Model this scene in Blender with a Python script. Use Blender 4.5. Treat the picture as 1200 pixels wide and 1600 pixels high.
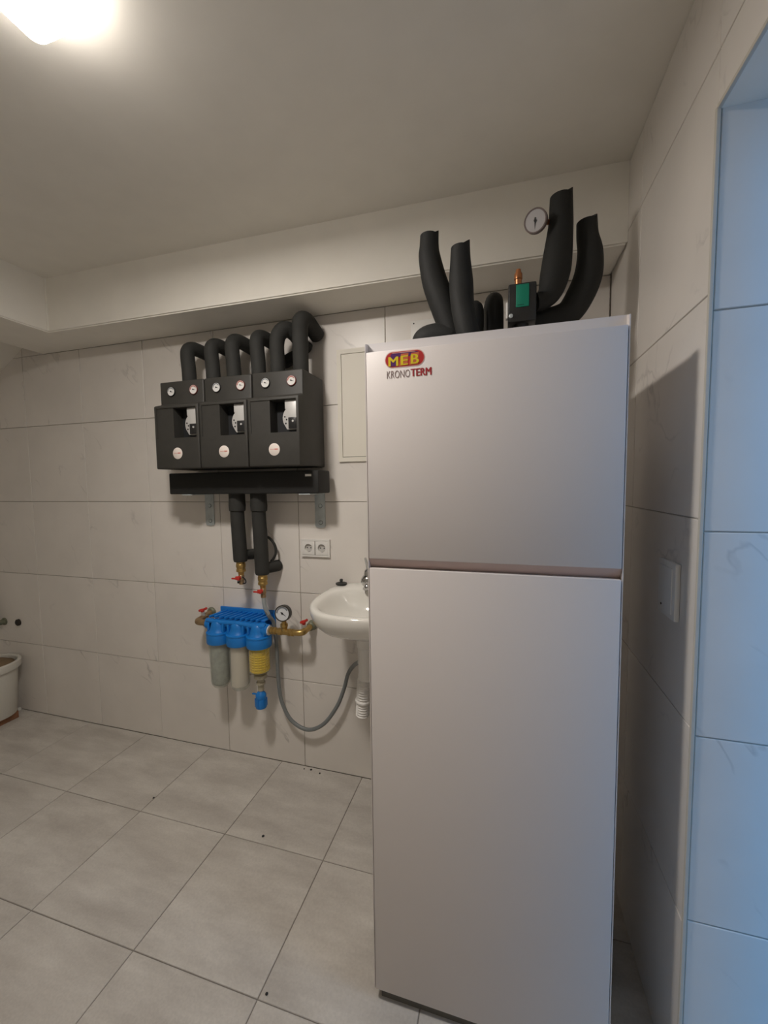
import bpy, bmesh, math, random
from mathutils import Vector, Matrix
random.seed(7)
for o in list(bpy.data.objects): bpy.data.objects.remove(o, do_unlink=True)
SC = bpy.context.scene
COL = SC.collection
PI = math.pi

# ------------------------------------------------------------------ camera
cam = bpy.data.cameras.new('camera')
cam.sensor_fit = 'HORIZONTAL'; cam.sensor_width = 36.0
cam.lens = 630.54 / 1200 * 36.0
cam.clip_start = 0.02
co = bpy.data.objects.new('camera', cam); COL.objects.link(co)
Rv = Vector((0.96034242, 0.2785391, -0.01258591))
Uv = Vector((-0.00731429, 0.07029052, 0.99749975))
Fv = Vector((-0.27872735, 0.95784926, -0.06954029))
m = Matrix((Rv, Uv, -Fv)).transposed().to_4x4()
m.translation = Vector((2.80869, -1.80426, 1.45792))
co.matrix_world = m
SC.camera = co

# ------------------------------------------------------------------ world (blue dusk daylight outside the doorway)
W = bpy.data.worlds.new('sky'); SC.world = W
W.use_nodes = True
bg = W.node_tree.nodes['Background']
bg.inputs[0].default_value = (0.13, 0.47, 1.0, 1); bg.inputs[1].default_value = 0.95
LAMP_COL = (1.0, 0.93, 0.865); LAMP_STR = 108.0
SC.view_settings.view_transform = 'Standard'
SC.view_settings.look = 'None'
SC.view_settings.exposure = 0.78
SC.view_settings.gamma = 1.0
SC.view_settings.use_curve_mapping = False

# ------------------------------------------------------------------ materials
MATS = {}
def mat(name, col, rough=0.5, metal=0.0, spec=0.5, bump=0.0, bscale=60.0, var=0.0, vscale=8.0, trans=0.0, coat=0.0, emit=None, estr=0.0):
    if name in MATS: return MATS[name]
    M = bpy.data.materials.new(name); M.use_nodes = True
    nt = M.node_tree; N = nt.nodes; L = nt.links
    p = N['Principled BSDF']
    p.inputs['Base Color'].default_value = (*col, 1)
    p.inputs['Roughness'].default_value = rough
    p.inputs['Metallic'].default_value = metal
    p.inputs['Specular IOR Level'].default_value = spec
    p.inputs['Transmission Weight'].default_value = trans
    p.inputs['Coat Weight'].default_value = coat
    if emit:
        p.inputs['Emission Color'].default_value = (*emit, 1); p.inputs['Emission Strength'].default_value = estr
    if bump or var:
        tc = N.new('ShaderNodeTexCoord')
    if bump:
        nz = N.new('ShaderNodeTexNoise'); nz.inputs['Scale'].default_value = bscale; nz.inputs['Detail'].default_value = 4
        L.new(tc.outputs['Object'], nz.inputs['Vector'])
        b = N.new('ShaderNodeBump'); b.inputs['Strength'].default_value = bump; b.inputs['Distance'].default_value = 0.004
        L.new(nz.outputs['Fac'], b.inputs['Height']); L.new(b.outputs['Normal'], p.inputs['Normal'])
    if var:
        nz2 = N.new('ShaderNodeTexNoise'); nz2.inputs['Scale'].default_value = vscale; nz2.inputs['Detail'].default_value = 5
        L.new(tc.outputs['Object'], nz2.inputs['Vector'])
        mp = N.new('ShaderNodeMapRange'); mp.inputs[1].default_value = 0.3; mp.inputs[2].default_value = 0.7
        mp.inputs[3].default_value = 1 - var; mp.inputs[4].default_value = 1 + var
        L.new(nz2.outputs['Fac'], mp.inputs[0])
        mx = N.new('ShaderNodeVectorMath'); mx.operation = 'SCALE'; mx.inputs[0].default_value = col
        L.new(mp.outputs[0], mx.inputs['Scale']); L.new(mx.outputs[0], p.inputs['Base Color'])
    MATS[name] = M
    return M

def tile_mat(name, base, vein, rough):
    M = bpy.data.materials.new(name); M.use_nodes = True
    nt = M.node_tree; N = nt.nodes; L = nt.links; p = N['Principled BSDF']
    geo = N.new('ShaderNodeNewGeometry')
    oi = N.new('ShaderNodeObjectInfo')
    off = N.new('ShaderNodeVectorMath'); off.operation = 'SCALE'; off.inputs[0].default_value = (37, 17, 53)
    L.new(oi.outputs['Random'], off.inputs['Scale'])
    add = N.new('ShaderNodeVectorMath'); L.new(geo.outputs['Position'], add.inputs[0]); L.new(off.outputs[0], add.inputs[1])
    # diagonal veins
    m0 = N.new('ShaderNodeMapping'); m0.inputs['Rotation'].default_value = (0.7, 0.72, 0.0); L.new(add.outputs[0], m0.inputs['Vector'])
    mp = N.new('ShaderNodeMapping'); mp.inputs['Scale'].default_value = (3.4, 2.2, 0.55); L.new(m0.outputs[0], mp.inputs['Vector'])
    n1 = N.new('ShaderNodeTexNoise'); n1.inputs['Scale'].default_value = 1.5; n1.inputs['Detail'].default_value = 4; n1.inputs['Roughness'].default_value = 0.5; n1.inputs['Distortion'].default_value = 0.15
    L.new(mp.outputs[0], n1.inputs['Vector'])
    s = N.new('ShaderNodeMath'); s.operation = 'SUBTRACT'; s.inputs[1].default_value = 0.5; L.new(n1.outputs['Fac'], s.inputs[0])
    a = N.new('ShaderNodeMath'); a.operation = 'ABSOLUTE'; L.new(s.outputs[0], a.inputs[0])
    r = N.new('ShaderNodeMapRange'); r.inputs[1].default_value = 0.0; r.inputs[2].default_value = 0.012; r.inputs[3].default_value = 1; r.inputs[4].default_value = 0; L.new(a.outputs[0], r.inputs[0])
    n2 = N.new('ShaderNodeTexNoise'); n2.inputs['Scale'].default_value = 5.5; n2.inputs['Detail'].default_value = 3; L.new(add.outputs[0], n2.inputs['Vector'])
    r2 = N.new('ShaderNodeMapRange'); r2.inputs[1].default_value = 0.54; r2.inputs[2].default_value = 0.75; r2.inputs[3].default_value = 0; r2.inputs[4].default_value = 0.8; L.new(n2.outputs['Fac'], r2.inputs[0])
    mu = N.new('ShaderNodeMath'); mu.operation = 'MULTIPLY'; L.new(r.outputs[0], mu.inputs[0]); L.new(r2.outputs[0], mu.inputs[1])
    # cloud
    n3 = N.new('ShaderNodeTexNoise'); n3.inputs['Scale'].default_value = 4.0; n3.inputs['Detail'].default_value = 6; L.new(add.outputs[0], n3.inputs['Vector'])
    r3 = N.new('ShaderNodeMapRange'); r3.inputs[1].default_value = 0.3; r3.inputs[2].default_value = 0.7; r3.inputs[3].default_value = 0.95; r3.inputs[4].default_value = 1.03; L.new(n3.outputs['Fac'], r3.inputs[0])
    sc = N.new('ShaderNodeVectorMath'); sc.operation = 'SCALE'; sc.inputs[0].default_value = base; L.new(r3.outputs[0], sc.inputs['Scale'])
    mx = N.new('ShaderNodeMix'); mx.data_type = 'RGBA'; L.new(mu.outputs[0], mx.inputs['Factor']); L.new(sc.outputs[0], mx.inputs['A']); mx.inputs['B'].default_value = (*vein, 1)
    L.new(mx.outputs['Result'], p.inputs['Base Color'])
    p.inputs['Roughness'].default_value = rough
    return M

def floor_mat(name):
    M = bpy.data.materials.new(name); M.use_nodes = True
    nt = M.node_tree; N = nt.nodes; L = nt.links; p = N['Principled BSDF']
    geo = N.new('ShaderNodeNewGeometry'); oi = N.new('ShaderNodeObjectInfo')
    off = N.new('ShaderNodeVectorMath'); off.operation = 'SCALE'; off.inputs[0].default_value = (41, 29, 13)
    L.new(oi.outputs['Random'], off.inputs['Scale'])
    add = N.new('ShaderNodeVectorMath'); L.new(geo.outputs['Position'], add.inputs[0]); L.new(off.outputs[0], add.inputs[1])
    mp = N.new('ShaderNodeMapping'); mp.inputs['Scale'].default_value = (2.2, 7.0, 1.0); L.new(add.outputs[0], mp.inputs['Vector'])
    n1 = N.new('ShaderNodeTexNoise'); n1.inputs['Scale'].default_value = 1.5; n1.inputs['Detail'].default_value = 8; n1.inputs['Roughness'].default_value = 0.6; L.new(mp.outputs[0], n1.inputs['Vector'])
    n2 = N.new('ShaderNodeTexNoise'); n2.inputs['Scale'].default_value = 140; n2.inputs['Detail'].default_value = 2; L.new(add.outputs[0], n2.inputs['Vector'])
    cr = N.new('ShaderNodeValToRGB')
    e = cr.color_ramp.elements
    e[0].position = 0.30; e[0].color = (0.47, 0.435, 0.39, 1); e[1].position = 0.68; e[1].color = (0.65, 0.615, 0.56, 1)
    L.new(n1.outputs['Fac'], cr.inputs[0])
    r = N.new('ShaderNodeMapRange'); r.inputs[1].default_value = 0.3; r.inputs[2].default_value = 0.7; r.inputs[3].default_value = 0.95; r.inputs[4].default_value = 1.05; L.new(n2.outputs['Fac'], r.inputs[0])
    sc = N.new('ShaderNodeVectorMath'); sc.operation = 'SCALE'; L.new(cr.outputs[0], sc.inputs[0]); L.new(r.outputs[0], sc.inputs['Scale'])
    L.new(sc.outputs[0], p.inputs['Base Color'])
    p.inputs['Roughness'].default_value = 0.42; p.inputs['Specular IOR Level'].default_value = 0.4
    return M

PLASTER = mat('white_plaster', (0.89, 0.855, 0.775), 0.9, spec=0.2, bump=0.04, bscale=90, var=0.02)
TILE = tile_mat('marble_wall_tile', (0.80, 0.755, 0.70), (0.46, 0.43, 0.40), 0.34)
FTILE = floor_mat('stone_floor_tile')
GROUT = mat('grout', (0.46, 0.42, 0.37), 0.9, var=0.1)
FGROUT = mat('floor_grout', (0.25, 0.225, 0.195), 0.9, var=0.1)
BEIGE = mat('beige_trim', (0.60, 0.57, 0.50), 0.5)
CAB = mat('white_powder_coat', (0.76, 0.71, 0.685), 0.42, spec=0.4, bump=0.03, bscale=400)
CABIN = mat('copper_tinted_channel', (0.62, 0.48, 0.44), 0.5)
CHAN = mat('white_channel', (0.72, 0.69, 0.69), 0.45)
PLINTH = mat('olive_plinth', (0.13, 0.12, 0.10), 0.7)
FOAM = mat('black_foam_insulation', (0.034, 0.034, 0.031), 0.75, spec=0.3, bump=0.25, bscale=120, var=0.12, vscale=14)
FOAM2 = mat('black_rubber_insulation', (0.017, 0.0175, 0.0165), 0.7, spec=0.35, bump=0.2, bscale=120, var=0.12, vscale=14)
EPP = mat('dark_moulded_foam', (0.040, 0.038, 0.033), 0.55, spec=0.5, bump=0.12, bscale=260, var=0.08, vscale=30)
HEAD = mat('black_header_foam', (0.020, 0.020, 0.019), 0.65, spec=0.35, bump=0.12, bscale=260)
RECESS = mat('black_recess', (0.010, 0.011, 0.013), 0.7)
SILVER = mat('cast_silver', (0.62, 0.61, 0.59), 0.4, metal=0.25)
BLACKP = mat('black_plastic', (0.018, 0.018, 0.018), 0.35)
DIAL = mat('white_dial', (0.78, 0.77, 0.74), 0.35)
REDP = mat('red_plastic', (0.55, 0.035, 0.025), 0.4)
REDR = mat('red_dial_ring', (0.42, 0.12, 0.09), 0.4)
BLUER = mat('grey_dial_ring', (0.20, 0.22, 0.25), 0.4)
ZINC = mat('zinc_steel', (0.55, 0.60, 0.61), 0.4, metal=0.35, var=0.1, vscale=30)
BRASS = mat('brass', (0.50, 0.34, 0.12), 0.32, metal=0.85, var=0.12, vscale=30)
OLDBRASS = mat('dull_bronze', (0.36, 0.25, 0.14), 0.42, metal=0.7, var=0.15, vscale=30)
COPPER = mat('copper', (0.60, 0.25, 0.11), 0.3, metal=0.85, var=0.15, vscale=40)
BLUE = mat('blue_plastic', (0.010, 0.20, 0.62), 0.38, var=0.06, vscale=20)
YELLOW = mat('yellow_plastic', (0.90, 0.64, 0.015), 0.45)
CART = mat('white_cartridge', (0.74, 0.66, 0.58), 0.8, bump=0.3, bscale=80)
GREYCART = mat('grey_granules', (0.40, 0.41, 0.37), 0.8, bump=0.4, bscale=200, var=0.12, vscale=60)
CER = mat('white_ceramic', (0.80, 0.78, 0.72), 0.10, coat=0.4)
WPLAS = mat('white_plastic', (0.86, 0.84, 0.80), 0.4)
SOCK = mat('socket_white', (0.80, 0.78, 0.74), 0.35)
SOCKIN = mat('socket_inner', (0.45, 0.43, 0.40), 0.5)
DARK = mat('dark_hole', (0.02, 0.02, 0.02), 0.7)
CREAM = mat('cream_panel', (0.80, 0.755, 0.655), 0.5)
RUBBER = mat('black_rubber', (0.03, 0.03, 0.028), 0.6)
CHROME = mat('chrome', (0.62, 0.62, 0.62), 0.15, metal=1.0)
HOSE = mat('grey_hose', (0.20, 0.215, 0.215), 0.45)
HOSEC = mat('clear_grey_hose', (0.36, 0.39, 0.40), 0.3)
GREEN = mat('green_label', (0.0, 0.20, 0.12), 0.5)
FLANGE = mat('green_flange', (0.19, 0.20, 0.14), 0.5, metal=0.3)
BUCKET = mat('bucket_white', (0.66, 0.64, 0.58), 0.45)
MUD = mat('brown_mortar', (0.20, 0.14, 0.08), 0.9, bump=0.8, bscale=30, var=0.3)
WOOD = mat('brown_wood', (0.26, 0.12, 0.06), 0.7, var=0.2)
LAMPM = mat('lamp_diffuser', (0.9, 0.9, 0.9), 0.4, emit=LAMP_COL, estr=LAMP_STR)
LAMPS = mat('lamp_diffuser_side', (0.9, 0.9, 0.9), 0.4, emit=LAMP_COL, estr=LAMP_STR * 0.06)
STRED = mat('sticker_red', (0.52, 0.03, 0.03), 0.4)
STORG = mat('sticker_orange', (0.62, 0.16, 0.06), 0.4)
STPUR = mat('sticker_purple', (0.10, 0.02, 0.14), 0.4)
STYEL = mat('sticker_yellow', (0.80, 0.62, 0.02), 0.4)
STPINK = mat('sticker_pink', (0.75, 0.50, 0.45), 0.4)
TXG = mat('text_grey_brown', (0.30, 0.22, 0.21), 0.5)
TXR = mat('text_red', (0.40, 0.02, 0.03), 0.5)
GROUND_GREY = mat('outdoor_concrete', (0.30, 0.31, 0.32), 0.9, var=0.15)

def clear_mat(name, tint):
    M = bpy.data.materials.new(name); M.use_nodes = True
    nt = M.node_tree; N = nt.nodes; L = nt.links
    p = N['Principled BSDF']; p.inputs['Base Color'].default_value = (0.8, 0.82, 0.8, 1); p.inputs['Roughness'].default_value = 0.15
    tr = N.new('ShaderNodeBsdfTransparent'); tr.inputs[0].default_value = (*tint, 1)
    lw = N.new('ShaderNodeLayerWeight'); lw.inputs[0].default_value = 0.25
    mr = N.new('ShaderNodeMapRange'); mr.inputs[3].default_value = 0.08; mr.inputs[4].default_value = 0.5; L.new(lw.outputs['Facing'], mr.inputs[0])
    mx = N.new('ShaderNodeMixShader'); L.new(mr.outputs[0], mx.inputs[0]); L.new(tr.outputs[0], mx.inputs[1]); L.new(p.outputs[0], mx.inputs[2])
    L.new(mx.outputs[0], N['Material Output'].inputs[0]); return M
CLEAR = clear_mat('clear_canister', (0.93, 0.95, 0.92))
# ------------------------------------------------------------------ helpers
def wloc(o):
    v = Vector((0, 0, 0))
    while o is not None:
        v += o.location; o = o.parent
    return v
def mesh_from(bm, name, mt, smooth=35):
    bmesh.ops.recalc_face_normals(bm, faces=bm.faces)
    me = bpy.data.meshes.new(name); bm.to_mesh(me); bm.free()
    if mt: me.materials.append(mt)
    if smooth:
        me.shade_smooth(); me.set_sharp_from_angle(angle=math.radians(smooth))
    return me
def tag(o, label=None, cat=None, group=None, kind=None):
    if label: o['label'] = label
    if cat: o['category'] = cat
    if group: o['group'] = group
    if kind: o['kind'] = kind
    return o
def obj(name, bm, mt, parent=None, smooth=35):
    """bm is in world coordinates."""
    me = mesh_from(bm, name, mt, smooth)
    o = bpy.data.objects.new(name, me); COL.objects.link(o)
    if parent is not None:
        me.transform(Matrix.Translation(-wloc(parent))); o.parent = parent
    else:
        xs = [v.co for v in me.vertices]
        c = Vector(((min(v.x for v in xs) + max(v.x for v in xs)) / 2, (min(v.y for v in xs) + max(v.y for v in xs)) / 2, min(v.z for v in xs)))
        me.transform(Matrix.Translation(-c)); o.location = c
    return o
def thing(name, loc, label, cat, group=None):
    o = bpy.data.objects.new(name, None); COL.objects.link(o); o.location = loc
    o.empty_display_size = 0.05
    return tag(o, label, cat, group)
def box(x0, x1, y0, y1, z0, z1, bev=0.0, bm=None, seg=2):
    b = bmesh.new()
    r = bmesh.ops.create_cube(b, size=1)
    for v in b.verts:
        v.co = Vector(((x0 + x1) / 2 + v.co.x * (x1 - x0), (y0 + y1) / 2 + v.co.y * (y1 - y0), (z0 + z1) / 2 + v.co.z * (z1 - z0)))
    if bev: bmesh.ops.bevel(b, geom=b.edges[:], offset=bev, segments=seg, affect='EDGES', profile=0.5)
    if bm is not None: return join(bm, b)
    return b
def join(a, b):
    me = bpy.data.meshes.new('tmp'); b.to_mesh(me); b.free(); a.from_mesh(me); bpy.data.meshes.remove(me); return a
def prism(pts, axis, a0, a1, bev=0.0, bm=None, seg=2):
    """pts: 2-D outline in the plane perpendicular to axis; axis 'x': (y,z), 'y': (x,z), 'z': (x,y)."""
    def P(p, a): return {'x': (a, p[0], p[1]), 'y': (p[0], a, p[1]), 'z': (p[0], p[1], a)}[axis]
    b = bmesh.new()
    A = [b.verts.new(P(p, a0)) for p in pts]; B = [b.verts.new(P(p, a1)) for p in pts]
    b.faces.new(A); b.faces.new(B[::-1])
    n = len(pts)
    for i in range(n): b.faces.new((A[i], B[i], B[(i + 1) % n], A[(i + 1) % n]))
    bmesh.ops.recalc_face_normals(b, faces=b.faces)
    if bev: bmesh.ops.bevel(b, geom=b.edges[:], offset=bev, segments=seg, affect='EDGES', profile=0.5)
    if bm is not None: return join(bm, b)
    return b
def frame(d):
    d = d.normalized(); up = Vector((0, 0, 1)) if abs(d.z) < 0.9 else Vector((0, 1, 0))
    a = d.cross(up).normalized(); return a, d.cross(a).normalized()
def lathe(prof, base, axis=(0, 0, 1), n=24, bm=None, cap=True):
    """prof: list of (r, t) along axis from base."""
    b = bmesh.new(); ax = Vector(axis).normalized(); u, w = frame(ax); base = Vector(base)
    rings = []
    for r, t in prof:
        if r < 1e-6: rings.append([b.verts.new(base + ax * t)])
        else: rings.append([b.verts.new(base + ax * t + (u * math.cos(2 * PI * k / n) + w * math.sin(2 * PI * k / n)) * r) for k in range(n)])
    for A, B in zip(rings, rings[1:]):
        if len(A) == 1 and len(B) == 1: continue
        for k in range(n):
            k2 = (k + 1) % n
            if len(A) == 1: b.faces.new((A[0], B[k], B[k2]))
            elif len(B) == 1: b.faces.new((A[k], B[0], A[k2]))
            else: b.faces.new((A[k], B[k], B[k2], A[k2]))
    if cap:
        if len(rings[0]) > 1: b.faces.new(rings[0][::-1])
        if len(rings[-1]) > 1: b.faces.new(rings[-1])
    if bm is not None: return join(bm, b)
    return b
def smooth_path(pts, sub=6):
    """Catmull-Rom through (x,y,z,r) points."""
    P = [Vector(p) for p in pts]
    P = [P[0] * 2 - P[1]] + P + [P[-1] * 2 - P[-2]]
    out = []
    for i in range(1, len(P) - 2):
        for s in range(sub):
            t = s / sub
            a, b_, c, d = P[i - 1], P[i], P[i + 1], P[i + 2]
            out.append(0.5 * ((2 * b_) + (-a + c) * t + (2 * a - 5 * b_ + 4 * c - d) * t * t + (-a + 3 * b_ - 3 * c + d) * t ** 3))
    out.append(P[-2]); return out
def tube(pts, r=None, n=16, sub=6, bm=None, tilt_end=None, straight=False):
    """pts: (x,y,z) with r, or (x,y,z,r). tilt_end: slanted cut at the last ring (vector added per unit u)."""
    if r is not None: pts = [(*p, r) for p in pts]
    Q = [Vector(p) for p in pts] if straight else smooth_path([Vector(p) for p in pts], sub)
    b = bmesh.new(); rings = []; pos = [Vector(q[:3]) for q in Q]
    T = []
    for i in range(len(pos)):
        T.append((pos[min(i + 1, len(pos) - 1)] - pos[max(i - 1, 0)]).normalized())
    u, w = frame(T[0])
    for i, q in enumerate(Q):
        if i:
            ax = T[i - 1].cross(T[i])
            if ax.length > 1e-8:
                R = Matrix.Rotation(T[i - 1].angle(T[i]), 3, ax.normalized()); u = R @ u; w = R @ w
        ring = []
        for k in range(n):
            a = 2 * PI * k / n; off = (u * math.cos(a) + w * math.sin(a)) * q[3]
            p = pos[i] + off
            if tilt_end and i == len(Q) - 1: p = p + T[i] * (off.dot(Vector(tilt_end)))
            ring.append(b.verts.new(p))
        rings.append(ring)
    for A, B in zip(rings, rings[1:]):
        for k in range(n): b.faces.new((A[k], B[k], B[(k + 1) % n], A[(k + 1) % n]))
    b.faces.new(rings[0][::-1]); b.faces.new(rings[-1])
    if bm is not None: return join(bm, b)
    return b
def rrect(cx, cy, w, h, r, n=6):
    out = []
    for sx, sy, a0 in ((1, 1, 0), (-1, 1, 90), (-1, -1, 180), (1, -1, 270)):
        for k in range(n + 1):
            a = math.radians(a0 + 90 * k / n)
            out.append((cx + sx * (w / 2 - r) + r * math.cos(a), cy + sy * (h / 2 - r) + r * math.sin(a)))
    return out
def circ(cx, cy, r, n=24): return [(cx + r * math.cos(2 * PI * k / n), cy + r * math.sin(2 * PI * k / n)) for k in range(n)]
def cut(o, cutters):
    """boolean-difference the cutter bmeshes (in o's local space + o.location world) out of o."""
    for cb in cutters:
        me = bpy.data.meshes.new('cutter'); bmesh.ops.recalc_face_normals(cb, faces=cb.faces); cb.to_mesh(me); cb.free()
        me.transform(Matrix.Translation(-wloc(o)))
        c = bpy.data.objects.new('cutter', me); COL.objects.link(c)
        sav = o.parent; loc = o.location.copy(); o.parent = None; o.location = (0, 0, 0)
        md = o.modifiers.new('b', 'BOOLEAN'); md.object = c; md.operation = 'DIFFERENCE'; md.solver = 'EXACT'
        bpy.context.view_layer.update()
        dg = bpy.context.evaluated_depsgraph_get()
        nm = bpy.data.meshes.new_from_object(o.evaluated_get(dg))
        o.modifiers.clear(); old = o.data; nm.name = old.name; o.data = nm; bpy.data.meshes.remove(old)
        o.parent = sav; o.location = loc
        bpy.data.objects.remove(c, do_unlink=True)
    o.data.shade_smooth(); o.data.set_sharp_from_angle(angle=math.radians(35))
def text(name, s, x, z, y, h, width, mt, parent, bold=0.0):
    """flat lettering facing -y; x,z = left/baseline, h = cap height, width = total width, bold = stroke gain."""
    cu = bpy.data.curves.new(name, 'FONT'); cu.body = s; cu.size = 1.0; cu.resolution_u = 3
    t = bpy.data.objects.new(name, cu); COL.objects.link(t)
    bpy.context.view_layer.update()
    me = bpy.data.meshes.new_from_object(t.evaluated_get(bpy.context.evaluated_depsgraph_get()))
    bpy.data.objects.remove(t, do_unlink=True)
    co_ = [v.co.copy() for v in me.vertices]; fa = [list(p.vertices) for p in me.polygons]
    xs = [v.x for v in co_]; ys = [v.y for v in co_]
    width -= bold
    sx = width / (max(xs) - min(xs)); sy = h / (max(ys) - min(ys)); x0 = min(xs); y0 = min(ys)
    pw = wloc(parent); V = []; Fs = []
    steps = 4 if bold else 1
    for k in range(steps):
        n0 = len(V)
        V += [Vector((x + (v.x - x0) * sx + bold * k / max(1, steps - 1), y - 0.00004 * k, z + (v.y - y0) * sy)) - pw for v in co_]
        Fs += [[n0 + q for q in f] for f in fa]
    nm = bpy.data.meshes.new(name); nm.from_pydata(V, [], Fs); nm.materials.append(mt)
    bpy.data.meshes.remove(me)
    o = bpy.data.objects.new(name, nm); COL.objects.link(o); o.parent = parent
    return o

# ================================================================== STRUCTURE
TZ = 1.3746; TP = 0.46            # wall tile grid
RX = 3.2115; JY = -0.807; CEIL = 2.52; SOFF = 2.254; LEFT = -1.35; FRONT = -3.3; OUT = 3.44; LINT = 2.187
JT = 0.0032                       # joint width

def struct(name, bm, mt, parent=None, smooth=None):
    o = obj(name, bm, mt, parent, smooth); o['kind'] = 'structure'; return o

tile_cache = {}
def tiles(parent, plane, pos, us, vs, mt, th=0.007, side=1, skip=None, jit=0.0006, name='tile'):
    """plane 'y': u=x v=z at y=pos; 'x': u=y v=z at x=pos; 'z': u=x v=y at z=pos. side = outward direction along the normal."""
    pw = wloc(parent)
    for u0, u1 in zip(us, us[1:]):
        for v0, v1 in zip(vs, vs[1:]):
            if skip and skip((u0 + u1) / 2, (v0 + v1) / 2): continue
            w = round(u1 - u0 - JT, 4); h = round(v1 - v0 - JT, 4)
            key = (plane, w, h, mt.name, th, side)
            if key not in tile_cache:
                a, b = sorted((0, side * th))
                if plane == 'y': bm = box(-w / 2, w / 2, a, b, -h / 2, h / 2)
                elif plane == 'x': bm = box(a, b, -w / 2, w / 2, -h / 2, h / 2)
                else: bm = box(-w / 2, w / 2, -h / 2, h / 2, a, b)
                edges = [e for e in bm.edges if all(abs([v.co.y, v.co.x, v.co.z]['yxz'.index(plane)] - side * th) < 1e-6 for v in e.verts)]
                bmesh.ops.bevel(bm, geom=edges, offset=0.0012, segments=1, affect='EDGES')
                tile_cache[key] = mesh_from(bm, name, mt, None)
            o = bpy.data.objects.new(name, tile_cache[key]); COL.objects.link(o); o.parent = parent
            c = ((u0 + u1) / 2, (v0 + v1) / 2); j = random.uniform(-jit, jit)
            P = {'y': (c[0], pos + j, c[1]), 'x': (pos + j, c[0], c[1]), 'z': (c[0], c[1], pos + j)}[plane]
            o.location = Vector(P) - pw

rows = [0.0] + [TZ + TP * k for k in (-2, -1, 0, 1)]
# back wall (tile face at y=0)
wb = struct('wall_back', box(LEFT - 0.1, RX, 0.0045, 0.16, -0.1, CEIL + 0.15), GROUT)
tiles(wb, 'y', 0.0065, [LEFT] + [TP * k for k in range(-2, 7)] + [RX - 0.002], rows + [SOFF], TILE, th=0.0065, side=-1)
tiles(wb, 'y', 0.0065, [LEFT, -0.92, -0.46, 0.0, 0.20], [SOFF, CEIL], TILE, th=0.0065, side=-1)
# right wall with the doorway reveal
wr = struct('wall_right', box(RX + 0.0025, OUT, JY + 0.0025, 0.16, -0.1, CEIL + 0.15), GROUT)
rrows = rows + [TZ + 2 * TP, CEIL]
tiles(wr, 'x', RX + 0.0065, [JY, JY + TP, -0.003], rrows, TILE, th=0.0065, side=-1)
jrows = [0.0, 0.4678, 0.9006, 1.3491, 1.80, LINT]
tiles(wr, 'y', JY + 0.0065, [RX + 0.006, OUT], jrows, TILE, th=0.0065, side=-1)
wr2 = struct('wall_right_lintel', box(RX + 0.0025, OUT, FRONT, JY + 0.0025, LINT + 0.002, CEIL + 0.15), GROUT)
tiles(wr2, 'x', RX + 0.0065, [FRONT, -2.647, -2.187, -1.727, -1.267, JY], [LINT + 0.004, TZ + 2 * TP, CEIL], TILE, th=0.0065, side=-1)
o_under = struct('trim_1', box(RX + 0.004, OUT, FRONT, JY, LINT - 0.004, LINT + 0.002), PLASTER)
wr3 = struct('wall_right_near', box(RX, OUT, FRONT, -1.22, 0, LINT), TILE)
struct('trim_6', box(OUT - 0.05, OUT, -1.22, -1.07, 0, LINT - 0.004), PLASTER)  # unseen piece added to narrow the daylight that reaches the cabinet front
struct('trim_2', box(RX - 0.003, RX + 0.005, JY - 0.004, JY + 0.004, 0.0, LINT, 0.0015), BEIGE)
struct('trim_3', box(RX - 0.003, RX + 0.005, -1.22, JY - 0.005, LINT - 0.006, LINT + 0.002, 0.0015), BEIGE)
# other walls, behind and beside the camera
struct('wall_left', box(LEFT - 0.1, LEFT, FRONT, 0.005, -0.1, CEIL + 0.15), PLASTER)
struct('wall_front', box(LEFT - 0.1, OUT, FRONT - 0.1, FRONT, -0.1, CEIL + 0.15), PLASTER)
struct('ceiling', box(LEFT - 0.1, OUT, FRONT - 0.1, 0.16, CEIL, CEIL + 0.12), PLASTER)
# bulkhead along the back wall, beam to the left, and the sloping stair soffit beyond it
def bulk():
    pts = [(0.575, -0.238), (RX - 0.0005, -0.212), (RX - 0.0005, 0.0045), (0.18, 0.0045), (0.18, FRONT), (0.555, FRONT)]
    b = prism(pts, 'z', SOFF, CEIL + 0.02)
    e = [x for x in b.edges if all(abs(v.co.z - SOFF) < 1e-5 for v in x.verts)] + [x for x in b.edges if all(abs(v.co.x - 0.575) < 1e-4 and abs(v.co.y + 0.238) < 1e-4 for v in x.verts)]
    bmesh.ops.bevel(b, geom=e, offset=0.006, segments=3, affect='EDGES')
    return b
struct('trim_4', bulk(), PLASTER, smooth=40)
struct('trim_5', prism([(0.185, 2.415), (LEFT, 1.465), (LEFT, 1.60), (0.185, 2.55)], 'y', FRONT, 0.0), PLASTER)
# floor
fl = struct('floor', box(LEFT - 0.1, OUT, FRONT - 0.1, 0.16, -0.12, -0.0025), FGROUT)
fxs = [LEFT] + [1.2563 + 0.4485 * k for k in range(-5, 5)] + [OUT]
fys = [FRONT] + [-0.4623 - 0.4403 * k for k in range(6, -1, -1)] + [0.0]
tiles(fl, 'z', -0.007, fxs, fys, FTILE, th=0.007, side=1, jit=0.0003)
struct('ground', box(OUT, 9.0, -7, 5, -0.12, -0.02), GROUND_GREY)  # unseen slab added outside to block sky light coming from below

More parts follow.
